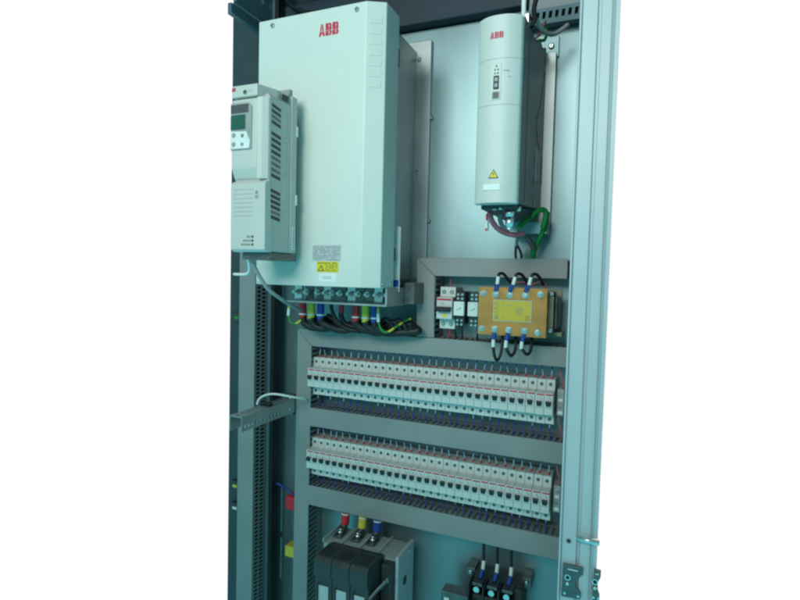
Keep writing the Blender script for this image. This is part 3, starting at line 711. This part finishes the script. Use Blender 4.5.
# clear cover in front
MB().box(.3980, .5430, -.1385, -.1370, .1370, .2290, .0003).build('clear_cover', CLEAR, TR)
for i, x in enumerate((.4465, .4735, .5035)):
    pos = ('left', 'middle', 'right')[i]
    for top in (True, False):
        z = .2135 if top else .1455; sg = 1 if top else -1
        mb = MB(); mb.cyl((x, -.1200, z), (x, -.1225, z), .0065, 18); mb.cyl((x, -.1225, z), (x, -.1275, z), .0052, 6); mb.cyl((x, -.1275, z), (x, -.1330, z), .0026, 10)
        mb.build('terminal_bolt', STEEL, TR)
        t = thing('lug_wire', f'{pos} {"upper" if top else "lower"} black wire with blue lug sleeve bolted to the transformer', 'wire', (x, -.12, z), 'lug wires on the transformer')
        lean = (.006 if top else -.003)*(1.0 if i else .4)
        MB().box(x-.0058, x+.0058, -.1240, -.1226, z-.004, z+.006, .0004).build('lug', STEEL, t)
        MB().tube([(x, -.1235, z+sg*.006), (x+lean*.5, -.1240, z+sg*.014), (x+lean, -.1245, z+sg*.0200)], .0042, 10).build('blue_sleeve', BLUE, t)
        MB().tube([(x+lean, -.1245, z+sg*.0195), (x+lean*1.3, -.1235, z+sg*.0270), (x+lean*1.5, -.1225, z+sg*.0345)], .0036, 10).build('white_sleeve', WHITE, t)
        if top:
            pts = [(x+lean*1.4, -.1226, z+.032), (x+lean*2, -.120, z+.040), (x+lean*2+.006, -.108, z+.0400), (x+lean*2+.014, -.098, z+.028), (x+.028, -.092, z+.020)]
        else:
            dpt = (.0300, .0150, .0080)[i]
            pts = [(x+lean*1.4, -.1226, z-.033), (x+.001, -.1225, z-.036-dpt*.5), (x+.006, -.1180, z-.039-dpt*.75), (x+.011, -.110, z-.036-dpt*.4), (x+.011, -.100, z-.020), (x+.007, -.090, z-.006)]
        MB().tube(pts, .0030, 10).build('conductor', RUBBER, t)
cable('control_wire', 'thin red wire arching behind the upper right corner of the transformer', 'wire', [(.4700, -.085, .226), (.4760, -.085, .236), (.4920, -.085, .238), (.5080, -.085, .234), (.5220, -.085, .239), (.5330, -.085, .236), (.5360, -.085, .226)], .0017, PINK, n=8)

# ================================================================ POWER CABLES UNDER THE BIG DRIVE
def power(xs, label_pos):
    for (x, m, nm) in xs:
        t = thing('power_cable', f'thick black power cable with {nm} sleeve, in the {label_pos} trio under the largest drive', 'cable', (x, -.12, .15), 'power cables under the big drive')
        MB().tube([(x, -.120, .188), (x, -.120, .168), (x+.0005, -.120, .143)], .0084, 14).build('sleeve', m, t)
        mb = MB(); mb.tube([(x, -.120, .151), (x, -.120, .1545)], .0089, 14, smooth=0); mb.build('zip_tie', WHITE, t)
        r_ = random.uniform(-.003, .003)
        MB().tube([(x+.0005, -.120, .146), (x+.003, -.118, .134+r_), (x+.020, -.112, .124+r_), (x+.050, -.100, .1225-r_), (x+.09, -.092, .129+r_), (min(x+.16, .262), -.086, .133-r_), (.256+.1*0, -.080, .140+r_)], .0086, 12, smooth=8).build('cable_core', RUBBER, t)
power(((.0030, RED, 'red'), (.0260, YEL, 'yellow'), (.0500, BLUE, 'blue')), 'left')
power(((.1390, RED, 'red'), (.1630, YEL, 'yellow'), (.1850, BLUE, 'blue')), 'right')
t = thing('power_cable', 'thin black cable with short red sleeve between the two trios', 'cable', (.10, -.12, .16))
MB().tube([(.0980, -.112, .188), (.0985, -.112, .175), (.0990, -.112, .160)], .0055, 12).build('sleeve', RED, t)
MB().tube([(.0990, -.112, .163), (.098, -.110, .150), (.110, -.105, .133), (.150, -.098, .126), (.20, -.09, .130), (.255, -.084, .148)], .0055, 10).build('cable_core', RUBBER, t)
cable('control_cable', 'black cable hanging diagonally left of the short red sleeve', 'cable', [(.0800, -.125, .186), (.0820, -.125, .165), (.0920, -.122, .145), (.110, -.115, .128), (.140, -.105, .120)], .0042, RUBBER)
for k, (z_, y_) in enumerate(((.128, -.078), (.124, -.066), (.136, -.088))):
    cable('control_cable', f'black cable lying along the bundle under the largest drive, {("front", "rear", "upper")[k]} of three', 'cable', [(.015+.02*k, -.10, .150), (.035+.02*k, y_-.01, z_+.004), (.09, y_-.012, z_-.006), (.15, y_-.006, z_+.003), (.21, y_-.010, z_-.003), (.262, y_, z_+.006)], .0068, RUBBER)
for k, (a, b, c) in enumerate(((.205, .150, .150), (.222, .146, .146), (.236, .150, .148))):
    cable('control_cable', f'black cable loop beside the upright duct, {("nearest the blue sleeve","middle of the three loops","nearest the duct")[k]}', 'cable',
          [(a-.022, -.100, .128), (a-.010, -.104, .143), (a, -.106, b), (a+.012, -.104, .140), (a+.018, -.098, .128), (.258, -.086, .130+.006*k)], .0055, RUBBER)
for (pts, lb) in (([(-.0240, -.135, .184), (-.0245, -.135, .165), (-.0255, -.135, .148), (-.0190, -.135, .134), (-.0080, -.13, .131), (.0040, -.126, .140)], 'green and yellow earth wire left of the left red sleeve'),
                  ([(.1985, -.130, .186), (.1985, -.132, .165), (.2000, -.132, .146), (.2080, -.130, .1290), (.2200, -.126, .1260), (.2380, -.115, .1400), (.2500, -.100, .1500), (.2560, -.088, .153)], 'green and yellow earth wire curving into the upright duct')):
    t = thing('earth_wire', lb, 'wire', pts[0])
    MB().tube(pts, .0026, 10).build('insulation', GY, t)
    p = Vector(pts[1]); p2 = Vector(pts[2])
    MB().tube([p, (p+p2)/2, p2], .0034, 10).build('marker_sleeve', WHITE, t)
cable('control_cable', 'long thin grey cable dropping from the small drive past the big one', 'cable', [(.026, -.335, .275), (.027, -.315, .245), (.034, -.290, .213), (.040, -.25, .190), (.032, -.20, .174), (.014, -.15, .164), (-.006, -.10, .160)], .0038, GREYC)
cable('control_cable', 'thin white cable curling left below the small drive', 'cable', [(.0225, -.340, .274), (.0190, -.330, .262), (.0080, -.315, .248), (-.0120, -.300, .241), (-.0440, -.298, .240)], .0028, WHITE)

# ================================================================ LEFT MOUNTING RAIL
RL = thing('mounting_rail', 'perforated steel rail reaching forward at the left beside the vertical duct', 'rail', (-.06, -.17, -.07))
def rail():
    mb = MB(); x0, x1 = -.078, -.046; ya, yb = -.266, -.075
    y = ya
    mb.box(x0, x0+.007, ya, yb, -.060, -.0575); mb.box(x1-.007, x1, ya, yb, -.060, -.0575)
    while y < yb: mb.box(x0+.007, x1-.007, y, min(y+.008, yb), -.060, -.0575); y += .016
    mb.box(x1-.002, x1, ya, yb, -.090, -.084); mb.box(x1-.002, x1, ya, yb, -.0755, -.060); y = ya
    while y < yb: mb.box(x1-.002, x1, y, min(y+.007, yb), -.084, -.0755); y += .0125
    mb.box(x0, x0+.002, ya, yb, -.090, -.060)
    return mb.build('channel', GALVS, RL)
rail()
b = MB().box(-.082, -.0515, -.074, -.062, -.100, -.048, .001).build('end_bracket', DKSTEEL, RL)
for z in (-.060, -.085): screw_y(b, -.0600, -.074, z, .0045, name='bolt')
MB().box(-.075, -.050, -.3*0-.17, -.155, -.0573, -.0500, .001).build('cable_clip', BLACK, RL)
cable('control_cable', 'thin white cable arching over the left steel rail to the duct', 'cable', [(-.098, -.15, -.062), (-.092, -.15, -.048), (-.074, -.148, -.037), (-.050, -.145, -.033), (-.020, -.125, -.040), (-.0100, -.090, -.050), (-.0170, -.070, -.055)], .0026, WHITE)
cable('control_cable', 'black cable drooping under the roof above the largest drive', 'cable', [(-.125, -.05, .93), (-.100, -.05, .897), (-.078, -.05, .879), (-.035, -.05, .862), (.03, -.05, .858)], .0040, RUBBER)
cable('control_cable', 'thin blue cable passing behind the duct at the lower left', 'cable', [(-.180, -.055+.008, -.296), (-.140, -.043, -.290), (-.110, -.035, -.296), (-.075, -.03, -.316), (-.050, -.03, -.326)], .0026, BLUE)

# phase bars at the lower left
for (z0, z1, m, nm) in ((-.352, -.318, RED, 'red'), (-.474, -.446, YEL, 'yellow')):
    t = thing('busbar_support', f'{nm} busbar insulator behind the long vertical duct', 'insulator', (-.07, -.02, z0))
    MB().box(-.092, -.050, -.040, -.008, z0, z1, .002).build('sleeve', m, t)
    mb = MB(); mb.cyl((-.0860, -.024, (z0+z1)/2), (-.0980, -.024, (z0+z1)/2), .0075, 10); mb.build('stud', DKSTEEL, t)
    MB().box(-.1040, -.1000+.002, -.043, -.040, z0-.060, z1+.020).build('edge_bar', DKSTEEL, t)
# small lit dots seen in the dark compartment
for (x, z, m, lb) in ((-.236, -.310, YEL, 'upper pale yellow terminal dot in dark left compartment'), (-.236, -.368, WHITE, 'lower pale terminal dot in dark left compartment'), (-.236, .128, GREEN, 'green and yellow terminal beside the tall left duct')):
    t = thing('terminal_block', lb, 'terminal block', (x, -.049, z))
    MB().box(x-.012, x+.012, -.062, -.0482, z-.012, z+.012, .001).build('block', DKGREY, t)
    MB().box(x-.005, x+.009, -.0635, -.0618, z-.004, z+.003, .0006).build('tag', m, t)

# ================================================================ LOWER SWITCH DISCONNECTOR
SW = thing('switch_disconnector', 'large black three pole fused switch with grey base at the bottom', 'switch', (.16, -.02, -.56))
MB().box(.068, .2490, -.1180, -.034, -.62, -.3660, .0015).build('base', BRK2, SW)
MB().box(.2492, .2560, -.1240, -.034, -.62, -.3560, .001).build('side_plate', LABG, SW)
mb = MB(); mb.cyl((.2560, -.085, -.425), (.2568, -.085, -.425), .010, 18); mb.build('plate_hole', DKGREY, SW)
mb = MB(); mb.cyl((.2560, -.060, -.372), (.2575, -.060, -.372), .005, 12); mb.build('plate_bolt', STEEL, SW)
MB().box(.2240, .2485, -.1420, -.1182, -.62, -.3680, .002).build('mechanism_case', DKGREY, SW)
for k in range(3):
    x0 = .0945+.0425*k; x1 = x0+.0415
    p = MB().prism([(-.1400, -.3520), (-.1950, -.3520), (-.2020, -.3600), (-.2020, -.3900), (-.1960, -.3950), (-.1960, -.62), (-.1190, -.62), (-.1190, -.3580)], 'x', x0, x1, .0015).build('fuse_cover', DKGREY, SW)
    MB().box(x0+.010, x1-.008, -.1975, -.1955, -.470, -.414, .0006).build('fuse_window', LABG, p)
    MB().box(x0+.008, x0+.010, -.1990, -.1955, -.474, -.410).build('window_rail', BLACK, p)
    mb = MB()
    for q_ in range(5): mb.box(x0+.005+.0065*q_, x0+.008+.0065*q_, -.188, -.148, -.3522, -.3512)
    mb.build('top_grille', BLACK, p)
for x in (.066, .112, .158, .204): MB().box(x-.0012, x+.0012, -.117, -.036, -.3660, -.3585).build('barrier', LABG, SW)
mb = MB(); mb.tube([(.2150, -.196, -.425), (.2310, -.175, -.405), (.2480, -.160, -.385)], .0042, 12); mb.tube([(.2450, -.163, -.389), (.2500, -.158, -.383)], .0060, 12, smooth=0); mb.build('operating_shaft', DKSTEEL, SW)
MB().box(.2290, .2480, -.168, -.1425, -.466, -.4460, .001).build('red_flag', RED, SW)
for (x, m, nm) in ((.0855, RED, 'red'), (.1310, YEL, 'yellow'), (.1700, BLUE, 'blue')):
    t = thing('power_cable', f'short {nm} sleeved power cable bolted to the bottom fused switch', 'cable', (x, -.05, -.34), 'power cables on the bottom switch')
    MB().tube([(x, -.046, -.305), (x, -.048, -.33), (x, -.051, -.3490)], .0098, 14).build('sleeve', m, t)
    mb = MB(); mb.tube([(x, -.0472, -.3235), (x, -.0477, -.3270)], .0104, 14, smooth=0); mb.build('zip_tie', WHITE, t)
    MB().tube([(x, -.051, -.348), (x, -.058, -.3560), (x, -.066, -.3610)], .0082, 12, r2=.0095).build('lug_barrel', DKSTEEL, t)
    MB().box(x-.011, x+.011, -.090, -.060, -.3655, -.3610, .001).build('lug_palm', DKSTEEL, t)
    mb = MB(); mb.cyl((x+.001, -.074, -.3610), (x+.001, -.074, -.3540), .0070, 6); mb.cyl((x+.001, -.074, -.3540), (x+.001, -.074, -.349), .0038, 10); mb.build('lug_bolt', STEEL, t)

# ================================================================ LOWER RIGHT CONTACTOR
CT = thing('contactor', 'dark contactor with metal terminals at the bottom right', 'contactor', (.45, -.02, -.50))
MB().box(.398, .508, -.070, -.004, -.60, -.3920, .003).build('body', DKGREY, CT)
MB().box(.412, .494, -.1020, -.070, -.60, -.4040, .004).build('front_block', BLACK, CT)
MB().box(.340, .400, -.082, -.050, -.60, -.4270, .002).build('auxiliary_block', DKSTEEL, CT)
MB().box(.347, .358, -.0835, -.0815, -.452, -.440).build('tag', LABW, CT)
for x in (.420, .451, .482):
    b = MB().box(x-.011, x+.011, -.092, -.062, -.3930, -.3860, .001).build('terminal_clamp', DKSTEEL, CT)
    mb = MB(); mb.cyl((x, -.092, -.398), (x, -.097, -.398), .0062, 14); mb.build('clamp_screw', STEEL, b)
    mb = MB(); mb.cyl((x, -.1020, -.425), (x, -.1060, -.425), .0090, 16); mb.build('arc_chute', DKSTEEL, CT)
    MB().box(x-.0155, x-.0135, -.108, -.062, -.60, -.3830, .0006).build('phase_barrier', DKGREY, CT)
for (x, z) in ((.392, -.398), (.512, -.392)):
    MB().box(x-.010, x+.010, -.040, -.004, z-.010, z+.012, .001).build('mounting_foot', DKSTEEL, CT)
    screw_y(CT, x, -.040, z+.003, .0050, name='foot_screw')
MB().tube([(.502, -.09, -.405), (.500, -.098, -.420), (.492, -.104, -.445)], .0022, 8).build('link_wire', WHITE, CT)
for (x, pos) in ((.4215, 'left'), (.4510, 'middle'), (.4805, 'right')):
    t = thing('lug_wire', f'{pos} black wire dropping from the lowest duct to the contactor', 'wire', (x, -.05, -.35), 'black wires above the contactor')
    MB().tube([(x, -.046, -.300), (x, -.048, -.335), (x+.002, -.052, -.362)], .0030, 10).build('conductor', RUBBER, t)
    MB().tube([(x+.0018, -.0515, -.3580), (x+.002, -.056, -.366), (x+.002, -.060, -.374)], .0040, 10).build('white_sleeve', WHITE, t)
    MB().tube([(x+.002, -.0600, -.3735), (x+.001, -.066, -.380), (x+.000, -.072, -.3865)], .0046, 10).build('blue_sleeve', BLUE, t)

for o in list(COL.objects):
    if '_o' in o: del o['_o']
